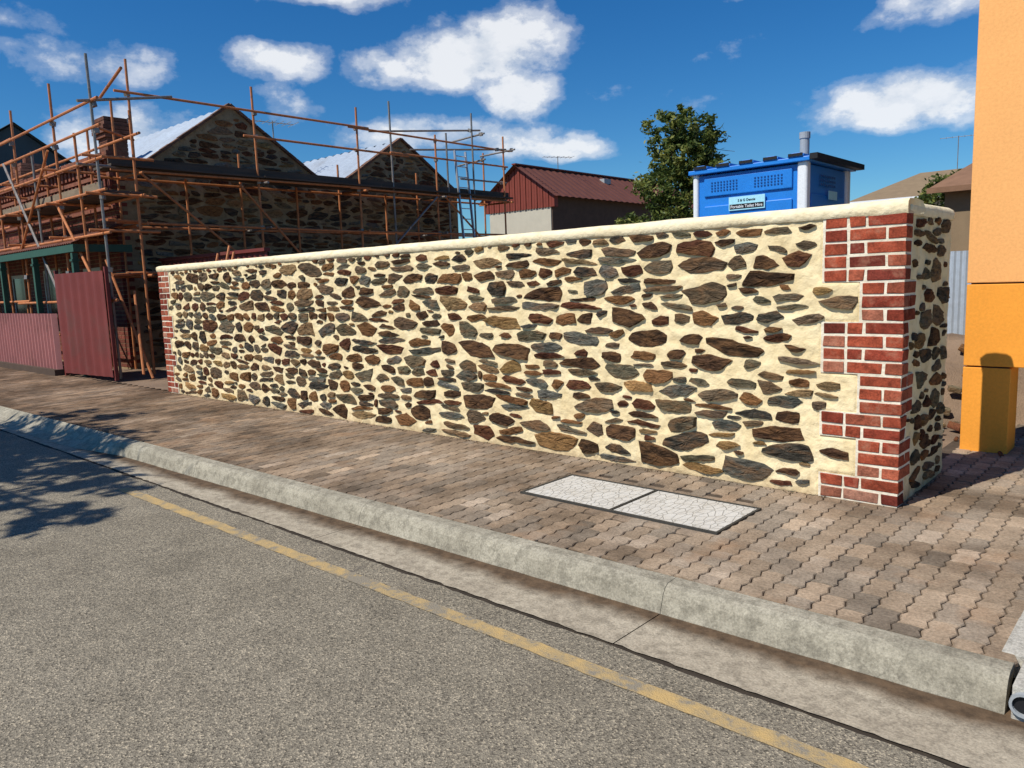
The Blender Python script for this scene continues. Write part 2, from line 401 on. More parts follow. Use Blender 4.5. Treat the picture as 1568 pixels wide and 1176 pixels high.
def pack(L,H,occ,stages,res=.01,marg=.010,edge=.02):
    out=[]
    for (a0,a1,b0,b1,tries,cap) in stages:
        free=np.argwhere(~occ); cnt=0
        for t in range(tries):
            if cnt>=cap: break
            if t%400==399: free=np.argwhere(~occ)
            if len(free)==0: break
            ci=free[rng.integers(len(free))]
            if occ[ci[0],ci[1]]: continue
            ang=math.radians(random.gauss(0,5))
            a=random.uniform(a0,a1); bb=random.uniform(b0,b1)
            if random.random()<.02: a,bb=bb*1.2,a*.6
            P=place(occ,shape(ci[0]*res,ci[1]*res,a,bb,ang),L,H,res,marg,edge)
            if P is not None: out.append(P); cnt+=1
    return out
def courses(L,H,occ,res=.01,marg=.009,edge=.02,hs=(.10,.175),sc=1.0,kx=1.0):
    out=[]; y=.020; r=0
    while y<H-.05*sc:
        h=random.uniform(*hs); 
        if y+h>H-.02: h=H-.012-y
        if h<.045: break
        u=.01
        while u<L:
            hh=h*random.uniform(.85,1.12); k_=kx*(.85+.25*min(1,u/7.))
            w=min(.50*sc,max(.14*sc,hh*random.uniform(1.3,3.1)*k_))
            off=.040*sc*mnoise.noise(Vector((u*.9,r*3.1,5)))+random.uniform(-.012,.012)
            cyc=y+h/2+off; cxc=u+w/2
            parts=[(cyc,hh,w,cxc)]
            rr_=random.random()
            if hh>.118*sc and rr_<.50:
                f=random.uniform(.36,.64); w2=w*random.uniform(.7,1.0)
                parts=[(cyc-hh/2+hh*f/2,hh*f,w,cxc),(cyc+hh/2-hh*(1-f)/2,hh*(1-f),w2,cxc+random.uniform(-.5,.5)*(w-w2))]
            for (yy,h2,w2,cc) in parts:
                g=random.uniform(.022,.040)*sc; ang=math.radians(random.gauss(0,5))
                done=False
                for s in (1.08,.97,.87,.77,.66,.54,.44):
                    for tr in range(2):
                        tf=shape(cc+random.uniform(-.012,.012),yy+random.uniform(-.006,.006),w2/2-g*.36,h2/2-g*.26,ang,.83,1.12,.40,2.1,6)
                        P=place(occ,tf,L,H,res,marg,edge,s)
                        if P is not None: out.append(P); done=True; break
                    if done: break
            u+=w
        y+=h; r+=1
    return out
def stones_mesh(mb,polys,fn,amp=.020,colf=None,lo=.0095):
    for P in polys:
        c=pick(); cen=P.mean(0)
        if colf: c=tuple(v*colf for v in c)
        pts=[]; n=len(P)
        for i in range(n):
            p,q=P[i],P[(i+1)%n]; pts.append(p); d=q-p; nrm=np.array([d[1],-d[0]]); bl=random.uniform(-.02,.07)
            for f in (.2,.4,.6,.8): pts.append(p+d*f+nrm*(bl*(1 if .3<f<.7 else .65)+random.uniform(-.022,.022)))
        n=len(pts); size=math.sqrt((np.ptp(P[:,0]))*(np.ptp(P[:,1])))
        hh=random.uniform(lo,amp); k=len(mb.v); tx,ty=random.gauss(0,.05),random.gauss(0,.12)
        rings=((1.0,-.014),(.992,.006),(.935,1.0),(.65,1.15),(.33,1.25))
        for si,(sc,z) in enumerate(rings):
            for p in pts:
                w=cen+(p-cen)*sc
                h=z if si<2 else max(lo,hh*z+ (w[0]-cen[0])*tx+(w[1]-cen[1])*ty+random.uniform(-.005,.005)*min(1,size*5))
                mb.v.append(fn(w[0],w[1],h))
        mb.v.append(fn(cen[0],cen[1],hh*1.2+random.uniform(-.003,.003)))
        R=len(rings)
        for r in range(R-1):
            for i in range(n):
                j=(i+1)%n; mb.face((k+r*n+i,k+r*n+j,k+(r+1)*n+j,k+(r+1)*n+i),0,c)
        for i in range(n): mb.face((k+(R-1)*n+i,k+(R-1)*n+(i+1)%n,k+R*n),0,c)
# ---------------- front stone wall
wall=empty('stone_wall')
WX0,WX1,WY,WH=-12.0,-1.40,5.18,1.885; RY1=6.30; WT=.34; RT=.19
L=WX1-WX0
C=.0855
lay=[(0,2,1),(2,5,0),(5,7,1),(7,10,0),(10,14,1),(14,17,0),(17,22,1)]
occ=np.zeros((int(L/.01)+1,int(WH/.01)+1),bool)
for r0,r1,lg in lay:
    w=.50 if lg else .26
    occ[int((L-w)/.01):,int(r0*C/.01):int(r1*C/.01)+1]=True
    w=.36 if lg else .24
    occ[:int(w/.01)+1,int(r0*C/.01):int(r1*C/.01)+1]=True
quo=occ.copy()
FILL=[(.06,.11,.020,.038,2500,50),(.035,.06,.012,.020,2000,35)]
polys=pack(L,WH,occ,[(.16,.24,.058,.082,500,20)])+courses(L,WH,occ)+pack(L,WH,occ,FILL)
sb=MB(); stones_mesh(sb,polys,lambda u,v,h:(WX0+u,WY-h,v))
L2=RY1-WY
occ2=np.zeros((int(L2/.01)+1,int(WH/.01)+1),bool)
for r0,r1,lg in lay: occ2[:(25 if not lg else 13),int(r0*C/.01):int(r1*C/.01)+1]=True
q2=occ2.copy()
polys2=pack(L2,WH,occ2,[(.12,.2,.06,.09,100,3)])+courses(L2,WH,occ2)+pack(L2,WH,occ2,[(.03,.08,.014,.03,1500,20)])
stones_mesh(sb,polys2,lambda u,v,h:(WX1+h,WY+u,v))
sb.build('stones',M_stone,wall)
def mort_surface(mb,L,H,q,fn,step=.015,amp=.009):
    nx=int(L/step);nz=int(H/step); k=len(mb.v)
    for i in range(nx+1):
        for j in range(nz+1):
            u=L*i/nx;v=H*j/nz
            qi=q is not None and q[min(int(u/.01),q.shape[0]-1),min(int(v/.01),q.shape[1]-1)]
            h=-.012 if qi else amp*mnoise.noise(Vector((u*10,v*13,3)))+.35*amp*mnoise.noise(Vector((u*34,v*34,7)))
            mb.v.append(fn(u,v,h))
    for i in range(nx):
        for j in range(nz):
            a=k+i*(nz+1)+j; mb.face((a,a+nz+1,a+nz+2,a+1))
b=MB(); mort_surface(b,L,WH,quo,lambda u,v,h:(WX0+u,WY-h,v))
mort_surface(b,L2,WH,q2,lambda u,v,h:(WX1+h,WY+u,v)); b.build('mortar_face',M_mortar,wall,smooth=True)
b=MB(); b.box(WX0+.02,WX1-.02,WY+.02,WY+WT,-.1,WH-.005); b.box(WX1-RT,WX1-.02,WY+WT+.001,RY1,-.1,WH-.005); b.box(WX0+.002,WX0+.018,WY+.01,WY+WT,-.1,WH-.005); b.build('wall_core',M_mortar,wall)
# quoin bricks
qb=MB(); qm=MB()
BC=[(.30,.062,.030),(.23,.042,.023),(.34,.090,.048),(.38,.18,.12),(.17,.034,.022),(.31,.11,.065)]
def bc(): 
    c=random.choices(BC,[5,3.5,3,1.6,2,2])[0]; g=random.uniform(.8,1.2); return tuple(v*g for v in c)
J=.016
def rbrick(x0,x1,y0,y1,z0,z1):
    n=len(qb.v); c=bc(); e=.004
    for z in (z0,z1):
        for (x,y) in ((x0,y0),(x1,y0),(x1,y1),(x0,y1)):
            qb.v.append((x+random.uniform(-e,e),y+random.uniform(-.001,.001),z+random.uniform(-e,e)*.7))
    for q in ((0,3,2,1),(4,5,6,7),(0,1,5,4),(1,2,6,5),(2,3,7,6),(3,0,4,7)): qb.face([n+i for i in q],0,c)
for r0,r1,lg in lay:
    w=.50 if lg else .26
    qm.box(WX1-w,WX1+.0045,WY-.0045,WY+(.13 if lg else .25),r0*C,min(r1*C,WH)-.0005)
    w2=.36 if lg else .24
    qm.box(WX0-.0045,WX0+w2,WY-.0045,WY+.10,r0*C,min(r1*C,WH)-.0005)
    for r in range(r0,r1):
        z0=r*C+J*.5; z1=(r+1)*C-J*.5
        if lg: segs=[.235,.11,.155] if r%2 else [.11,.235,.155]
        else: segs=[.26] if r%2 else [.11,.15]
        x=WX1; first=True
        for s_ in segs:
            p=random.uniform(.007,.013); xe=x-s_
            a1=x if not first else WX1+p; a0=max(xe+J,WX1-w)
            rbrick(a0,a1,WY-p,(WY+(.112 if (lg or r%2) else .235)) if first else WY+.10,z0,z1)
            x=xe; first=False
        if (not lg) and r%2: rbrick(WX1-.10,WX1+random.uniform(.007,.012),WY+.112+J,WY+.24,z0,z1)
        segs=[.235,.125] if (lg and r%2) else ([.12,.235] if lg else ([.24] if r%2 else [.12,.12])); x=WX0; first=True
        for s_ in segs:
            p=random.uniform(.008,.012); xe=x+s_
            rbrick(x if not first else WX0-p,min(xe-J,WX0+w2),WY-p,WY+.112,z0,z1); x=xe; first=False
qm.build('quoin_mortar',M_mortar_w,wall); qb.build('quoin_bricks',M_brick,wall,bevel=.005,segs=2)
# coping : hand-trowelled cement cap
cb=MB()
def sweep(pts_fn,ss,T,flip=False):
    PR=[(-.010,-.010),(-.019,.002),(-.023,.035),(-.014,.062),(.02,.080),(T*.5,.088),(T-.03,.080),(T+.015,.04),(T+.01,0)]
    k0=len(cb.v); m=len(PR)
    for s_ in ss:
        for (y,z) in PR:
            jz=.006*mnoise.noise(Vector((s_*2.2,y*6,1+flip*9)))+.002*mnoise.noise(Vector((s_*9,y*20,1))); jy=.005*mnoise.noise(Vector((s_*4,z*40,3)))
            cb.v.append(pts_fn(s_,y+jy,WH-.010+z+jz))
    for i in range(len(ss)-1):
        for j in range(m-1):
            a=k0+i*m+j; cb.face((a,a+m,a+m+1,a+1) if not flip else (a+1,a+m+1,a+m,a))
    cb.face([k0+j for j in range(m)][::-1]); cb.face([k0+(len(ss)-1)*m+j for j in range(m)])
sweep(lambda s_,y,z:(s_,WY+y,z),list(np.arange(WX0-.02,WX1-.0,.06))+[WX1+.010,WX1+.016],WT)
sweep(lambda s_,y,z:(WX1-y-.004,s_,z-.005),list(np.arange(WY+.03,RY1,.06))+[RY1+.02],RT,True)
cb.build('coping',M_coping,wall,smooth=True)
# ------------------------------------------------------------------ orange pillar building
ob=empty('orange_building')
b=MB(); b.box(-1.47,-1.13,7.2,7.55,-.02,.70,1); b.build('pillar_base',[M_orange,M_orange2],ob,bevel=.006)
b=MB(); b.box(-1.468,-.98,7.2,7.70,.712,1.38,1); b.build('pillar_shaft_lower',[M_orange,M_orange2],ob,bevel=.006)
b=MB(); b.box(-1.468,-.80,7.2,7.75,1.392,6.6,0); b.build('pillar_shaft_upper',[M_orange,M_orange2],ob,bevel=.006)
b=MB(); b.box(-1.44,-1.15,7.22,7.54,.699,.713,0); b.box(-1.44,-1.0,7.22,7.68,1.379,1.393,0); b.build('pillar_joints',M_black,ob)
b=MB(); b.box(-1.1,8,7.95,16,0,6.5,0); b.build('shop_wall',M_dkwall_shade,ob)  # dark colour stands in for the building shadow beside the pillar
b=MB(); b.box(-.2,2.6,7.90,7.94,.5,2.6); b.build('shop_window',M_glass,ob)
# ------------------------------------------------------------------ portable toilet
pt=empty('portable_toilet')
TX0,TX1,TY0,TY1,TT=-3.86,-2.72,7.0,8.14,2.54
b=MB(); b.box(TX0+.03,TX1-.03,TY0+.03,TY1-.03,.12,TT-.04)
b.box(TX0+.12,TX1-.14,TY0+.012,TY0+.029,.2,TT-.34); b.box(TX0+.12,TX1-.14,TY0+.010,TY0+.029,TT-.25,TT-.07)
b.box(TX1-.029,TX1-.012,TY0+.14,TY1-.14,.3,TT-.3)
b.build('cabin_panels',M_blue,pt,bevel=.012)
b=MB()
for x,wd in ((TX0,.06),(TX1-.095,.095)):
    for y in (TY0,TY1-.095): b.box(x,x+wd,y,y+.095,.1,TT-.02)
b.build('corner_posts',M_white,pt,bevel=.025,segs=3)
b=MB()
for xa in (TX0+.20,TX1-.50):
    for i in range(9):
        for j in range(4): b.box(xa+i*.032,xa+i*.032+.014,TY0+.0035,TY0+.0095,TT-.205+j*.026,TT-.193+j*.026)
for i in range(8):
    for j in range(3): b.box(TX1-.0115,TX1-.007,TY0+.35+i*.05,TY0+.38+i*.05,TT-.22+j*.04,TT-.20+j*.04)
b.build('vent_grilles',M_bluedk,pt)
b=MB()
b.box(TX0-.03,TX1+.03,TY0-.03,TY1+.06,TT-.03,TT+.012)
for i in range(5):
    x=TX0+.03+i*.235
    for (w,h0,h1) in ((.15,.011,.036),(.09,.0355,.05)): b.box(x+(.15-w)/2,x+(.15-w)/2+w,TY0-.035,TY1+.065,TT+h0,TT+h1)
b.build('ribbed_roof',M_blue,pt,bevel=.01)
b=MB()
for i in range(5):
    x=TX0+.03+i*.235
    b.box(x+.01,x+.14,TY0-.042,TY0-.036,TT+.018,TT+.044)
b.box(TX1+.031,TX1+.10,TY0-.03,TY1+.08,TT-.02,TT+.03)
b.build('roof_rib_ends',M_black,pt)
b=MB(); b.tube((-3.06,7.8,.5),(-3.06,7.8,2.86),.045,n=16); b.tube((-3.06,7.8,2.84),(-3.06,7.8,2.90),.052,n=16); b.build('vent_pipe',M_grey,pt,smooth=False)
b=MB(); b.box(TX0,TX1,TY0,TY1,0,.1); b.build('skid_base',M_black,pt)
b=MB(); b.box(-3.47,-3.11,TY0-.004,TY0+.011,2.135,2.262); b.box(-2.712,-2.706,TY0+.5,TY0+.72,2.2,2.28); b.build('sign_plate',M_sign,pt)
def text(s,loc,size,rot,mat,parent,name):
    cu=bpy.data.curves.new(name,'FONT'); cu.body=s; cu.size=size; cu.extrude=.0008; cu.align_x='CENTER'; cu.offset=.0004
    cu.materials.append(mat); o=bpy.data.objects.new(name,cu); COL.objects.link(o); o.location=loc; o.rotation_euler=rot; o.parent=parent; return o
b=MB(); b.box(-3.46,-3.12,TY0-.007,TY0-.0035,2.148,2.192); b.build('sign_band',M_black,pt)
text('Portable Toilet Hire',(-3.29,TY0-.009,2.156),.039,(math.pi/2,0,0),M_white,pt,'sign_text')
text('S & G Dennis',(-3.29,TY0-.006,2.215),.032,(math.pi/2,0,0),M_black,pt,'sign_text_top')
# ------------------------------------------------------------------ stone building (left)
sbld=empty('stone_building')
BX=-16.8; BY0,BY1=6.5,16.3; EZ=4.3
g1=(7.25,9.2,11.35,5.72); g2=(12.35,14.2,16.1,5.52)
Lb=BY1-BY0; Hb=5.8
res=.02
def prof_top(y):
    z=EZ
    for a,m,c,t in (g1,g2):
        if a<=y<=m: z=EZ+(t-EZ)*(y-a)/(m-a)
        elif m<y<=c: z=EZ+(t-EZ)*(c-y)/(c-m)
    return z
occ=np.ones((int(Lb/res)+1,int(Hb/res)+1),bool)
for i in range(occ.shape[0]):
    zt=prof_top(BY0+i*res); occ[i,:max(0,int((zt-.06)/res))]=False
occ[:14,:]=True
ps=courses(Lb,Hb,occ,res=res,marg=.012,hs=(.13,.22),sc=1.3,kx=1.4)+pack(Lb,Hb,occ,[(.07,.14,.03,.05,2000,120)],res=res,marg=.014)
b=MB(); stones_mesh(b,ps,lambda u,v,h:(BX+h,BY0+u,v),.03,1.25); b.build('side_stones',M_stone,sbld)
b=MB()
ysq=[BY0,g1[0],g1[1],g1[2],g2[0],g2[1],g2[2],BY1]
b.poly([(BX,BY0,-.1),(BX,BY1,-.1)]+[(BX,y,prof_top(y)) for y in ysq[::-1]]); b.build('side_wall',M_mortar_old,sbld)
b=MB(); b.box(-42,BX-.02,BY0+.28,BY1,-.1,EZ-.2); b.build('building_body',M_dkwall_shade,sbld)
def corr_roof(name,p00,p01,p10,p11,mat,parent,pitch=.12,amp=.012):
    p00,p01,p10,p11=map(Vector,(p00,p01,p10,p11)); Lr=(p01-p00).length; n=max(4,int(Lr/pitch*4)); mb=MB()
    nr=(p01-p00).cross(p10-p00).normalized()
    for i in range(n+1):
        t=i/n; h=amp*math.sin(2*math.pi*i/4+.4); mb.v.append(tuple(p00.lerp(p01,t)+nr*h)); mb.v.append(tuple(p10.lerp(p11,t)+nr*h))
    for i in range(n): mb.face((2*i,2*i+2,2*i+3,2*i+1))
    return mb.build(name,mat,parent,smooth=False)
for gi,(a,m,c,t) in enumerate((g1,g2)):
    corr_roof('roof_slope_%da'%gi,(BX-.02,m,t-.02),(BX-17,m,t-.02),(BX-.02,a-.1,EZ-.03),(BX-17,a-.1,EZ-.03),M_zinc,sbld,.4,.035)
    corr_roof('roof_slope_%db'%gi,(BX-.02,m,t-.02),(BX-17,m,t-.02),(BX-.02,c+.1,EZ-.03),(BX-17,c+.1,EZ-.03),M_zinc,sbld,.4,.035)
b=MB()
for (a,m,c,t) in (g1,g2):
    for (ya,za,yb,zb) in ((a-.1,EZ-.03,m,t+.03),(m,t+.03,c+.1,EZ-.03)):
        P=Vector((BX+.02,ya,za));Q=Vector((BX+.02,yb,zb)); n=int((Q-P).length/.24)
        for i in range(n):
            p=P.lerp(Q,(i+.03)/n);q=P.lerp(Q,(i+.97)/n); g=random.uniform(.7,1.2)
            b.beam(p+Vector((-.03,0,0)),q+Vector((-.03,0,0)),.16,.06+random.uniform(-.01,.01),0,(.16*g,.085*g,.055*g))
b.build('gable_verge',M_brickold,sbld)
b=MB(); 
z=0; r=0
mort=MB(); mort.box(-42,BX+.004,BY0+.006,BY0+.27,-.1,EZ+.05); mort.build('facade_mortar',M_mortar_old,sbld)
openings=[(-18.9,-17.8,.0,2.15),(-21.6,-20.4,.7,2.2),(-24.2,-23.1,0,2.15)]
while z<EZ+.02:
    x=BX+.012-(.12 if r%2 else 0)
    if r%2: b.box(BX-.10,BX+.012,BY0,BY0+.24,z+.006,z+.08,0,tuple(v*random.uniform(.6,1)for v in (.20,.055,.035)))
    while x>-30:
        x1=x-.225
        if not any(o0<(x+x1)/2<o1 and z0<z+.04<z1 for o0,o1,z0,z1 in openings):
            g=random.uniform(.6,1.1); b.box(x1,x,BY0,BY0+.1,z+.006,z+.08,0,(.21*g,.062*g,.040*g))
        x=x1-.01
    z+=.086; r+=1
for (z0,pr) in ((3.30,.05),(3.95,.08),(4.28,.14),(4.37,.10)):
    b.box(-42,BX+pr,BY0-pr,BY0-.001,z0,z0+.08,0,(.24,.09,.055))
x=BX
while x>-40:
    b.box(x-.11,x,BY0-.09,BY0-.0015,4.08,4.27,0,(.24,.08,.05)); b.box(x-.11,x,BY0-.06,BY0-.0015,3.72,3.94,0,(.19,.06,.04)); x-=.23
b.build('facade_bricks',M_brickold,sbld)
b=MB()
for o0,o1,z0,z1 in openings: b.box(o0,o1,BY0+.002,BY0+.004,z0,z1)
b.build('window_glass',M_glass,sbld)
b=MB()
for o0,o1,z0,z1 in openings:
    b.box(o0,o0+.07,BY0-.02,BY0+.001,z0,z1); b.box(o1-.07,o1,BY0-.02,BY0+.001,z0,z1); b.box(o0+.071,o1-.071,BY0-.02,BY0+.001,z1-.08,z1)
b.build('window_frames',M_cream,sbld)
b=MB(); b.box(-40,-15.9,5.32,5.40,2.38,2.52); b.box(-15.98,-15.9,5.401,6.4,2.38,2.52); b.build('verandah_fascia',M_green,sbld)
corr_roof('verandah_roof',(-40,6.48,3.0),(-15.9,6.48,3.0),(-40,5.3,2.54),(-15.9,5.3,2.54),M_brownroof,sbld)
b=MB()
for x in (-16.0,-18.3,-20.6,-22.9,-25.2): b.box(x-.05,x+.05,5.31,5.41,0,2.36); b.box(x-.07,x+.07,5.29,5.43,2.2,2.24)
b.build('verandah_posts',M_green,sbld)
def chimney(mb,x,y,z0,z1,w=.6,d=.5):
    z=z0;r=0
    while z<z1:
        k=(z1-z); e=.05 if k<.18 else (.09 if k<.36 else (.05 if k<.44 else 0))
        g=random.uniform(.7,1.2); mb.box(x-w/2-e,x+w/2+e,y-d/2-e,y+d/2+e,z,z+.074,0,(.17*g,.07*g,.045*g)); mb.box(x-w/2+.01,x+w/2-.01,y-d/2+.01,y+d/2-.01,z+.0741,z+.0859,0,(.14,.11,.08)); z+=.086; r+=1
b=MB(); chimney(b,-17.85,7.0,4.2,5.3,.48,.42); chimney(b,-27,8,4.2,5.5,.8,.5)
b.tube((-27,8,5.5),(-27,8,5.8),.11,0,(.2,.08,.05),12)
b.build('chimneys',M_brickold,sbld)
b=MB(); b.box(BX+.03,BX+.10,BY0,BY1,4.10,4.24); b.build('side_band',M_plank,sbld)
# ------------------------------------------------------------------ scaffolding
sc=empty('scaffolding')
bo=MB(); bg=MB(); bc_=MB(); bp=MB(); bp2=MB()
SX=-15.6; SI=-16.45
ysP=[6.46,9.12,11.8,14.4,17.1]
def jt(v,a=.03): return v+random.uniform(-a,a)
R_=.026
def coupler(p): 
    M=Matrix.Translation(p)@Matrix.Rotation(random.uniform(0,3),4,'Z')@Matrix.Rotation(random.uniform(-.3,.3),4,'X'); bc_.obox(M,.08,.09,.09)
tops=[6.0,5.9,5.85,5.5,5.75]
for i,y in enumerate(ysP):
    bo.tube((SX,y,0),(SX+random.uniform(-.05,.05),y+random.uniform(-.05,.05),tops[i]),R_)
    bo.tube((SI,y,0),(SI,y+.02,4.6 if i not in (0,4) else 5.4),R_)
    for z in (1.9,2.9,3.9,4.85,5.35): coupler(Vector((SX,y,z)))
    for z in (1.9,2.9,3.86): (bg if i%2 else bo).tube((SX+.28,y+.05,z),(SI-.25,y+.05,jt(z)),R_)
for y,z1 in ((12.96,6.15),(15.9,6.25),(14.9,5.6)):
    bg.tube((SX-.05,y,0),(SX-.03,y-.06,z1),R_); coupler(Vector((SX-.05,y,3.9)))
for y in (7.8,10.5,13.2): bo.tube((SI+.1,y,0),(SI+.1,y+.02,3.95),R_)
for z,a,c,mb in ((5.38,6.2,17.3,bo),(4.85,8.8,17.2,bo),(3.92,6.0,17.4,bo),(1.95,6.1,17.0,bo),(2.9,6.0,17.1,bo)):
    for k in range(2):
        m=(a+c)/2; A,B=((a,m+.4),(m-.2,c))[k]; zz=z+random.uniform(-.03,.03); mb.tube((SX+.055,A,zz),(SX+.055,B,zz+random.uniform(-.05,.05)),R_)
for z in (1.9,2.9,3.86): bo.tube((SI+.05,6,z),(SI+.05,17.2,z+.03),R_)
bo.tube((SX+.08,11.9,.3),(SX+.08,8.6,3.8),R_); bo.tube((SX+.08,6.5,3.9),(SX+.08,9,1.9),R_); bo.tube((SX+.07,17.0,2.0),(SX+.07,14.6,3.9),R_); bg.tube((SX+.09,12.0,1.9),(SX+.09,14.3,3.85),R_)
for k in range(4):
    y=6.0
    while y<17.2:
        y1=min(y+3.2,17.35); x=SI+.07+k*.225; bp.box(x,x+.215,y,y1,3.965+random.uniform(0,.02),4.005+random.uniform(0,.02)); y=y1+.01
bp.box(SX-.06,SX-.02,6.0,17.3,4.02,4.16)
for k in range(3): bp2.box(SI+.15+k*.225,SI+.36+k*.225,6.2,9.6,1.95,1.99); bp2.box(SI+.15+k*.225,SI+.36+k*.225,9.61,12.9,1.955,1.995)
bp2.box(SI+.2,SI+.42,7.0,10.2,4.03,4.07)
FY=5.55; FI=6.2
for i,(x,zt) in enumerate(((-14.85,5.75),(-16.95,5.65),(-19.6,5.6),(-22.0,5.6),(-24.4,5.6))):
    (bg if i in(0,3) else bo).tube((x,FY,0),(x,FY+random.uniform(-.05,.05),zt),R_); bo.tube((x-.1,FI,0),(x-.1,FI,4.9),R_)
    for z in (1.45,2.0,2.7,3.3,4.0,4.45,4.9): coupler(Vector((x,FY,z)))
    for z in (3.35,4.0,2.7): bo.tube((x+.05,FY-.3,z),(x+.05,FI+.3,jt(z)),R_)
for x,mb_ in ((-15.85,bo),(-18.3,bg),(-20.9,bo)): mb_.tube((x,FY+.02,0),(x+.03,FY-.03,4.55),R_); coupler(Vector((x,FY,3.4)))
for z in (4.95,4.5,3.95,3.4,2.65,1.45,.75): 
    bo.tube((-14.5 if z>1 else -16.7,FY-.055,z),(-20.2,FY-.055,jt(z)),R_); bo.tube((-19.4,FY-.05,z+.02),(-26,FY-.05,jt(z)),R_)
for z in (3.35,4.45): bo.tube((-14.6,FI,z),(-26,FI,z),R_)
bg.tube((-20.0,FY-.09,4.5),(-16.9,FY-.09,1.1),.03); bo.tube((-14.9,FY-.09,1.3),(-17.0,FY-.09,3.4),R_); bo.tube((-17.1,FY-.1,4.4),(-19.4,FY-.1,2.6),R_)
bg.tube((-14.75,FY-.3,4.9),(-14.9,FI+.8,5.25),R_); bo.tube((-15.5,5.9,5.15),(-13.9,5.7,5.35),R_)
bg.tube((-15.2,5.3,3.9),(-15.9,6.8,4.0),R_)
bo.tube((-14.3,5.9,0),(-15.4,5.7,2.2),R_); bo.tube((-14.2,5.7,.1),(-14.75,5.9,1.6),R_)
bo.tube((-14.9,5.6,1.9),(-15.6,6.5,1.95),R_); bo.tube((-14.9,5.6,2.9),(-15.6,6.5,2.95),R_); bo.tube((-14.85,5.6,4.5),(-15.6,6.5,4.5),R_)
for x in (-16.2,-18.9,-21.5):
    for k in range(3): bp.box(x-1.25,x+1.35,FY+.05+k*.225,FY+.265+k*.225,3.39,3.43)
    bp2.box(x-1.25,x+1.33,FY+.01,FY+.045,3.435,3.58)
for (p,q) in (((SX-.9,12.9,5.55),(SX+.25,15.9,5.75)),((SX-.8,14.2,5.2),(SX+.2,17,5.35)),((SX-.7,15.9,4.9),(SX+.4,15.9,4.95)),((SX-.9,17.05,5.3),(SX+.5,17.05,5.32)),((SX-.9,15.9,5.6),(SX+.4,15.9,5.65)),((SX+.1,15.2,4.4),(SX-.1,17.3,4.45))): bg.tube(p,q,R_); coupler(Vector(p).lerp(Vector(q),.9))
bo.build('orange_tubes',M_rust,sc); bg.build('galvanised_tubes',M_galv,sc); bc_.build('couplers',M_galv,sc); bp.build('planks',M_plank,sc); bp2.build('toe_boards',M_plank2,sc)
lad=MB()
for dy in (0,.42): lad.beam((SX+.35,15.05+dy,2.0),(SX-.15,15.25+dy,5.2),.03,.07)
for i in range(11):
    t=(i+.5)/11; p=Vector((SX+.35,15.05,2.0)).lerp(Vector((SX-.15,15.25,5.2)),t); lad.tube(p,p+Vector((0,.42,0)),.014,n=6)
lad.build('ladder',M_alu)
# ------------------------------------------------------------------ sheet fences / gate
def corrug(mb,p,q,z0,z1,pitch=.076,amp=.009):
    p=Vector((p[0],p[1],0));q=Vector((q[0],q[1],0));d=(q-p);L=d.length;d.normalize();nr=Vector((d.y,-d.x,0)); n=int(L/pitch*6)
    k=len(mb.v)
    for i in range(n+1):
        w=p+d*(L*i/n)+nr*amp*math.sin(2*math.pi*i/6); mb.v.append((w.x,w.y,z0)); mb.v.append((w.x,w.y,z1))
    for i in range(n): mb.face((k+2*i,k+2*i+2,k+2*i+3,k+2*i+1))
b=MB(); corrug(b,(-30,5.1),(-16.75,5.14),.12,1.22,.19,.05); fe=empty('corrugated_fence'); b.build('sheeting',M_pinksheet,fe,smooth=False)
b=MB(); b.box(-30,-16.75,5.20,5.25,1.14,1.2); b.box(-30,-16.75,5.20,5.25,.2,.26)
b.box(-30,-16.72,5.02,5.19,0,.12)
b.build('rails',M_dkwall_shade,fe)
ga=empty('sheet_gate'); b=MB(); corrug(b,(-16.55,5.16),(-14.62,5.34),.06,1.98,.30,.014); b.build('gate_sheet',M_redsheet,ga,smooth=False)
b=MB(); b.beam((-16.6,5.2,0),(-16.6,5.2,2.05),.06,.06); b.beam((-14.6,5.38,0),(-14.6,5.38,2.05),.06,.06); b.beam((-16.6,5.22,1.9),(-14.6,5.4,1.9),.04,.05); b.beam((-16.6,5.22,.15),(-14.6,5.4,.15),.04,.05)
b.build('gate_frame',M_redsheet,ga)
b=MB(); corrug(b,(-16.7,7.3),(-12.4,7.3),.0,2.22,.19,.015); f2=empty('red_sheet_fence'); b.build('sheeting',M_redsheet,f2)
b=MB(); b.box(-16.7,-12.4,7.24,7.36,2.22,2.28); b.build('capping',M_redsheet,f2)
cl=empty('stacked_scaffold_boards'); b=MB()
for i in range(9): b.beam((-13.2-i*.10,6.6+i*.04,.0),(-13.4-i*.12,7.1,1.6+.1*(i%3)),.22,.04,0)
b.build('boards',M_plank,cl)
b=MB()
for i in range(7): b.tube((-12.7-i*.13,6.3,0),(-12.9-i*.15,7.1,2.0+.12*(i%4)),.024)
b.build('tubes',M_rust,cl)
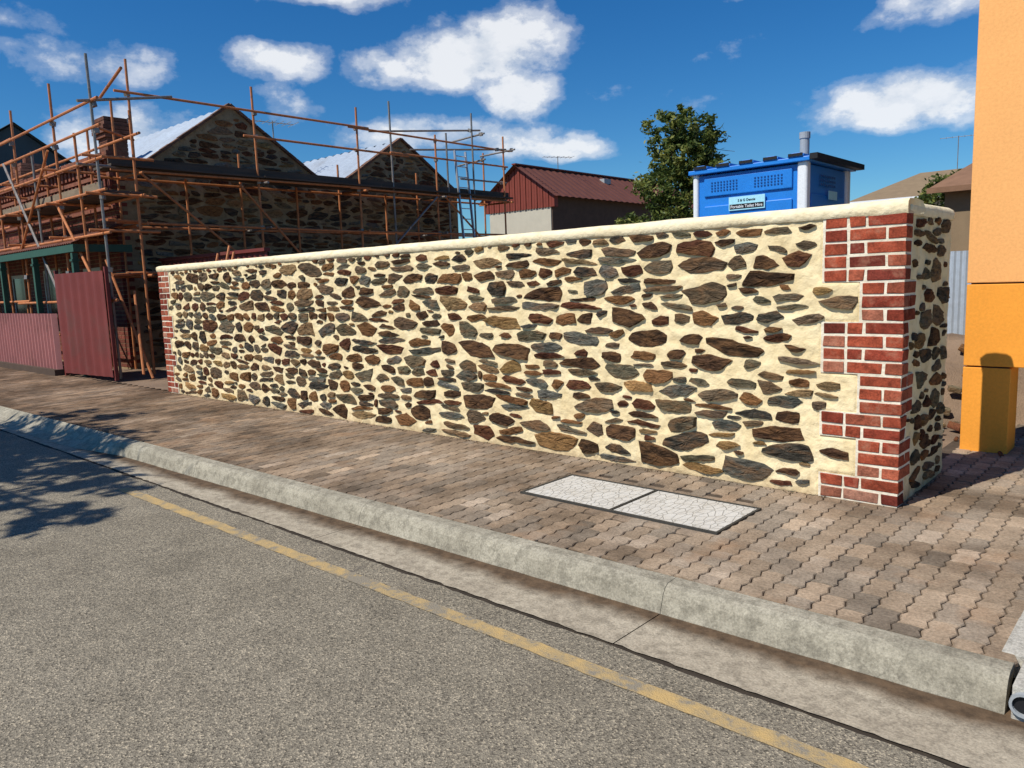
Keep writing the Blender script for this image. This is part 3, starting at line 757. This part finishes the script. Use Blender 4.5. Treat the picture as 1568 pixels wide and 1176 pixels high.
# ------------------------------------------------------------------ distant buildings
rb=empty('red_gabled_house')
b=MB()
x0,x1,y0,y1=-26.6,-22.7,28,42; ez,az=5.5,7.0; xm=(x0+x1)/2
b.box(x0,x1,y0,y1,-.2,4.9,0)
b.build('walls',M_cream,rb)
b=MB(); b.box(x1+.01,x1+.06,y0+.05,y1,-.2,5.4); b.build('side_wall',M_dkwall_shade,rb)  # shade on this side painted as a dark slab over the cream wall
b=MB(); k=26
for i in range(k):
    a=x0-.3+(x1-x0+.6)*i/k; c=a+(x1-x0+.6)/k-.03; m=(a+c)/2; zt=az-abs(m-xm)/(xm-x0+.3)*(az-ez)
    b.box(a,c,y0-.05-.02*(i%2),y0+.2,4.9,zt-.03)
b.build('gable_cladding',M_redclad,rb)
corr_roof('roof_right',(xm,y0-.3,az),(xm,y1,az),(x1+.5,y0-.3,ez-.15),(x1+.5,y1,ez-.15),M_brownroof,rb,.5,.02)
corr_roof('roof_left',(xm,y0-.3,az),(xm,y1,az),(x0-.5,y0-.3,ez-.15),(x0-.5,y1,ez-.15),M_brownroof,rb,.5,.02)
b=MB(); b.beam((xm,y0-.3,az+.03),(xm,y1,az+.03),.25,.06); b.build('ridge_cap',M_redclad,rb)
b=MB(); b.box(-24.2,-23.9,34,34.6,6.3,6.75); b.tube((-23.9,37,6.0),(-23.9,37,7.0),.07); b.build('roof_vents',M_grey,rb)
tb=empty('teal_house'); b=MB()
b.poly([(-42,9.4,0),(-42,14.6,0),(-42,14.6,7.8),(-42,12,9.6),(-42,9.4,7.8)]); b.poly([(-42,9.4,0),(-60,9.4,0),(-60,9.4,7.8),(-42,9.4,7.8)]); b.poly([(-42,14.6,0),(-60,14.6,0),(-60,14.6,7.8),(-42,14.6,7.8)]); b.build('walls',M_teal,tb)
corr_roof('roof_a',(-41.7,12,9.7),(-60,12,9.7),(-41.7,9.1,7.7),(-60,9.1,7.7),M_teal,tb,.3,.02); corr_roof('roof_b',(-41.7,12,9.7),(-60,12,9.7),(-41.7,14.9,7.7),(-60,14.9,7.7),M_teal,tb,.3,.02)
th=empty('tan_roofed_house'); b=MB()
X0,X1,Y0,Y1=-13.6,-3.5,40,50
b.box(X0+.5,X1-.5,Y0+.5,Y1,-.2,4.7); b.build('walls',M_cream,th)
b=MB(); b.poly([(X0,Y0,4.85),(X1,Y0,4.85),(X1-1,Y0+4.5,6.4),(X0+2.2,Y0+4.5,6.4)]); b.poly([(X0,Y0,4.85),(X0+2.2,Y0+4.5,6.4),(X0,Y1,4.85)]); b.poly([(X0+2.2,Y0+4.5,6.4),(X1-1,Y0+4.5,6.4),(X1,Y1,4.85),(X0,Y1,4.85)]); b.poly([(X1,Y0,4.85),(X1,Y1,4.85),(X1-1,Y0+4.5,6.4)]); b.build('hip_roof',M_tan,th)
b=MB(); b.box(X0-.02,X1+.02,Y0-.06,Y0-.01,4.68,4.86); b.build('fascia',M_white,th)
b=MB(); b.box(X0+1.3,X0+2.5,Y0+.44,Y0+.49,3.3,4.4); b.build('window',M_glass,th)
tv=empty('tiled_outbuilding'); b=MB(); b.box(-4.6,-2.6,20,24,-.1,3.3); b.build('walls',M_tan,tv)
b=MB(); b.poly([(-4.9,19.7,3.3),(-2.2,19.7,3.3),(-2.2,22,4.3),(-4.0,22,4.3)]); b.poly([(-4.9,19.7,3.3),(-4.0,22,4.3),(-4.9,24,3.3)]); b.box(-4.9,-2.2,19.66,19.69,3.2,3.32); b.build('roof',M_tile,tv)
def antenna(name,x,y,z0,z1,w=1.3,ang=0.3):
    e=empty(name); b=MB(); b.tube((x,y,z0),(x,y,z1),.02,n=6)
    d=Vector((math.cos(ang),math.sin(ang),0)); n=Vector((-d.y,d.x,0)); c=Vector((x,y,z1-.05))
    b.tube(c-d*w/2,c+d*w/2,.012,n=6)
    for i in range(7):
        p=c+d*(w*(i/6-.5)); b.tube(p-n*(.2+.03*i),p+n*(.2+.03*i),.008,n=5)
    b.build('mast_and_elements',M_galv,e)
antenna('tv_antenna',-9.7,44.4,6.2,8.0,1.6,.2); antenna('tv_antenna.001',-24.6,31,6.9,7.7,1.5,1.0); antenna('tv_antenna.002',-19.6,12.0,4.9,6.2,1.2,1.4)
sf=empty('side_fence'); b=MB(); corrug(b,(-8,12.5),(-1.1,12.5),0,1.75,.076,.009); b.build('sheeting',M_zinc,sf)
b=MB(); random.seed(3)
G=22
for i in range(G):
    for j in range(G):
        def q(i,j):
            x=-4.6+4.4*i/G; y=8.3+3.4*j/G; r=math.hypot((x+2.2)/1.9,(y-10)/1.6); z=.75*max(0,1-r*r)+.10*mnoise.noise(Vector((x*2,y*2,0)))*(1 if r<1 else 0)-.03
            return (x,y,z)
        b.poly([q(i,j),q(i+1,j),q(i+1,j+1),q(i,j+1)])
b.build('dirt_mound',M_dirt)
b=MB()
for i in range(45):
    x=random.gauss(-1.8,.35); y=random.gauss(8.8,.7); s_=random.uniform(.03,.09)
    r=math.hypot((x+2.2)/1.9,(y-10)/1.6); z0=max(0,.75*(1-r*r))
    M=Matrix.Translation((x,y,s_*.3+z0))@Matrix.Rotation(random.uniform(0,3),4,(random.random(),random.random(),1)); b.obox(M,s_*1.6,s_,s_*.8,0,tuple(v*1.5 for v in pick()))
b.build('rubble_pile',M_stone,None,bevel=.01)
# ------------------------------------------------------------------ vegetation
def tree(name,base,blobs,nleaf,ls,mat,trunk_r=.14,limbs=True,seed=1):
    rnd=random.Random(seed); e=empty(name); b=MB(); bx,by=base
    zc=min(bl[2] for bl in blobs)
    if limbs:
        top=Vector((bx+.1,by,zc+.3)); b.tube((bx,by,-.1),top,trunk_r,n=10,r2=trunk_r*.6)
        for (x,y,z,rx,rz) in blobs:
            c=Vector((x,y,z)); mid=top.lerp(c,.5)+Vector((0,0,.15)); b.tube(top,mid,trunk_r*.45,n=6,r2=trunk_r*.28); b.tube(mid,c,trunk_r*.28,n=6,r2=trunk_r*.1)
            for k in range(5):
                q=c+Vector((rnd.gauss(0,.6)*rx,rnd.gauss(0,.6)*rx,rnd.gauss(0,.6)*rz)); b.tube(mid.lerp(c,.6),q,trunk_r*.1,n=5,r2=.006)
        b.build('trunk_and_limbs',M_bark,e)
    v=[];f=[];cols=[]
    tot=sum(bl[3]**2*bl[4] for bl in blobs)
    for (x,y,z,rx,rz) in blobs:
        n=int(nleaf*rx*rx*rz/tot); ncl=max(6,n//38)
        for q in range(ncl):
            th=rnd.uniform(0,2*math.pi); cz=rnd.uniform(-1,1); rr=rnd.uniform(.35,1)**.6; s=math.sqrt(1-cz*cz)
            cc=Vector((x+rx*rr*s*math.cos(th),y+rx*rr*s*math.sin(th),z+rz*rr*cz)); cl=rnd.uniform(.13,.30)*min(1.6,rx); tone=rnd.uniform(.1,.9)
            for k in range(38):
                p=cc+Vector((rnd.gauss(0,cl*.5),rnd.gauss(0,cl*.5),rnd.gauss(0,cl*.38)))
                a=Vector((rnd.gauss(0,1),rnd.gauss(0,1),rnd.gauss(0,.6))).normalized(); bb=a.cross(Vector((rnd.gauss(0,1),rnd.gauss(0,1),rnd.gauss(0,1)))).normalized()
                l=ls*rnd.uniform(.6,1.3); w=l*.42; i0=len(v)
                v.extend([tuple(p-a*l),tuple(p+bb*w),tuple(p+a*l),tuple(p-bb*w)]); f.append((i0,i0+1,i0+2,i0+3)); cols.append(min(1,max(0,tone+rnd.gauss(0,.15))))
    mb=MB(); mb.v=v; mb.f=f; mb.m=[0]*len(f); mb.c=[(c,c,c) for c in cols]; mb.build('leaves',mat,e)
tree('leafy_tree',(-12.4,21.9),[(-12.95,21.8,6.0,.75,.7),(-12.0,22.0,5.85,.8,.65),(-12.45,22.1,5.2,1.05,.75),(-11.8,22,4.7,.75,.6),(-12.85,21.6,4.2,1.0,.7),(-12.3,21.6,3.4,1.1,.7),(-12.5,22.0,6.6,.35,.35)],15000,.085,M_leaf,.13,seed=4)
tree('garden_shrub',(-13.6,21),[(-13.6,21,3.0,.7,.5),(-14.2,21.2,2.7,.6,.45),(-12.9,20.9,2.8,.6,.5)],4500,.07,M_leaf,.05,seed=8)
tree('garden_shrub.001',(-6.6,30),[(-6.9,30,3.9,.9,.7),(-6.1,30,4.1,.9,.8),(-5.3,30.3,4.1,.9,.9),(-7.5,30,3.6,.6,.5)],7000,.09,M_leaf,.08,seed=9)
# street tree behind the viewer's left shoulder, its shade falls across the carriageway
tree('street_tree',(-10.6,-2.6),[(-10.3,-2.2,5.2,1.3,1.0),(-9.0,-1.9,4.9,.9,.7),(-11.5,-2.0,5.0,1.2,.8),(-8.2,-2.3,5.3,.8,.5),(-7.5,-2.1,4.9,.4,.3),(-10.5,-1.3,4.6,1.0,.6),(-12.6,-2.0,5.2,1.0,.8),(-11.8,-1.2,5.6,.9,.5)],9000,.10,M_leaf,.16,seed=12)
# ------------------------------------------------------------------ light
EL=math.radians(51); AZ=(.28,.96)
h=math.hypot(*AZ); dx,dy=AZ[0]/h,AZ[1]/h
Ld=Vector((dx*math.cos(EL),dy*math.cos(EL),-math.sin(EL)))
sun=bpy.data.lights.new('sun','SUN'); sun.energy=5; sun.angle=math.radians(.5); sun.color=(1,.955,.87)
so=bpy.data.objects.new('sun',sun); COL.objects.link(so); so.rotation_euler=Ld.to_track_quat('-Z','Y').to_euler(); so.location=(-10,-20,30)
w=bpy.data.worlds.new('World'); scene.world=w; w.use_nodes=True; w.node_tree.nodes.clear()
t=NT(w)
sky=t.add('ShaderNodeTexSky'); sky.sky_type='NISHITA'; sky.sun_disc=False; sky.sun_elevation=EL; sky.sun_rotation=math.atan2(-dx,-dy)
sky.air_density=1.0; sky.dust_density=.2; sky.ozone_density=3.0
tc=t.add('ShaderNodeTexCoord'); dirv=tc.outputs['Generated']
def cnoise(scale,detail,vec,rough=.6):
    n=t.add('ShaderNodeTexNoise'); n.inputs['Scale'].default_value=scale; n.inputs['Detail'].default_value=detail; n.inputs['Roughness'].default_value=rough; t.link(vec,n.inputs['Vector']); return n
mp=t.add('ShaderNodeMapping'); mp.inputs['Scale'].default_value=(1,1,1.6); t.link(dirv,mp.inputs[0])
wn=cnoise(6,4,mp.outputs[0]); vs=t.add('ShaderNodeVectorMath',operation='SUBTRACT'); t.link(wn.outputs['Color'],vs.inputs[0]); vs.inputs[1].default_value=(.5,.5,.5)
vm=t.add('ShaderNodeVectorMath',operation='SCALE'); t.link(vs.outputs[0],vm.inputs[0]); vm.inputs['Scale'].default_value=.07
va=t.add('ShaderNodeVectorMath',operation='ADD'); t.link(dirv,va.inputs[0]); t.link(vm.outputs[0],va.inputs[1]); W=va.outputs[0]
CL=[(-43.8,16.0,6.2,2.6,1.35),(-41.3,13.2,3.2,2.2,1.15),(-50,15.2,3.8,1.5,.9),(-57.6,14.8,3.6,1.8,.95),(-69,14.4,6,1.9,.8),(-73,16.5,5,1.5,.55),(-68,10,5.5,2.2,1.0),(-44,10,6.5,1.9,1.0),(-49.5,10.8,5,1.9,.75),(-38.0,9.5,5,1.1,.9),(-14.9,10.6,7.0,1.9,1.2),(-10,11.6,4,1.4,.9),(-54,19.8,6,1.3,1.0),(-13.0,15.8,6,1.8,.8),(-24,18,3.2,.8,.8),(-56.5,12.0,5,1.6,.5),(-31,12.4,8,1.4,.3),(-25,14.5,6,1.4,.3)]
cur=None
for az,el,rx,ry,wt in CL:
    a=math.radians(az);e=math.radians(el)
    eh=Vector((math.cos(a),-math.sin(a),0)); ev=Vector((-math.sin(a)*math.sin(e),-math.cos(a)*math.sin(e),math.cos(e)))
    d1=t.add('ShaderNodeVectorMath',operation='DOT_PRODUCT'); t.link(W,d1.inputs[0]); d1.inputs[1].default_value=eh/math.radians(rx)
    d2=t.add('ShaderNodeVectorMath',operation='DOT_PRODUCT'); t.link(W,d2.inputs[0]); d2.inputs[1].default_value=ev/math.radians(ry)
    x=d1.outputs['Value'];y=d2.outputs['Value']
    v=t.math('SUBTRACT',wt,t.math('MULTIPLY_ADD',x,x,t.math('MULTIPLY',y,y)))
    cur=v if cur is None else t.math('MAXIMUM',cur,v)
cur=t.math('MAXIMUM',cur,-1.3)
fb=cnoise(11,8,mp.outputs[0],.62).outputs['Fac']
den=t.math('ADD',cur,t.math('MULTIPLY',t.math('SUBTRACT',fb,.52),2.9))
mask=t.ramp(den,[(.0,0),(.30,.14),(.70,.52),(1.0,.84)],'EASE')
cc=t.ramp(t.math('ADD',t.math('MULTIPLY',fb,1.3),t.math('MULTIPLY',den,.08)),[(.48,(.62,.69,.78)),(.80,(1.0,1.0,1.0))])
cc=t.mix(1,cc,(11.0,11.1,11.2),'MULTIPLY')
hs=t.add('ShaderNodeHueSaturation'); hs.inputs['Saturation'].default_value=1.35; hs.inputs['Value'].default_value=1.0; t.link(sky.outputs[0],hs.inputs['Color'])
deep=t.mix(1,hs.outputs[0],(.60,.94,1.14),'MULTIPLY')
mx=t.mix(mask,deep,cc)
bg_=t.add('ShaderNodeBackground'); bg_.inputs['Strength'].default_value=.088; t.link(mx,bg_.inputs[0])
wo=t.add('ShaderNodeOutputWorld'); t.link(bg_.outputs[0],wo.inputs[0])
# ------------------------------------------------------------------ camera
cam=bpy.data.cameras.new('camera'); co=bpy.data.objects.new('camera',cam); COL.objects.link(co)
cam.sensor_width=36; cam.sensor_fit='HORIZONTAL'; cam.lens=26.86; cam.clip_start=.05; cam.clip_end=2000
R3=Matrix(((.742,-.06358,.66738),(.66952,.12107,-.73286),(-.0342,.99061,.1324)))
co.matrix_world=Matrix.Translation((0,0,1.53))@R3.to_4x4()
scene.camera=co
scene.view_settings.view_transform='Standard'; scene.view_settings.look='None'; scene.view_settings.exposure=0
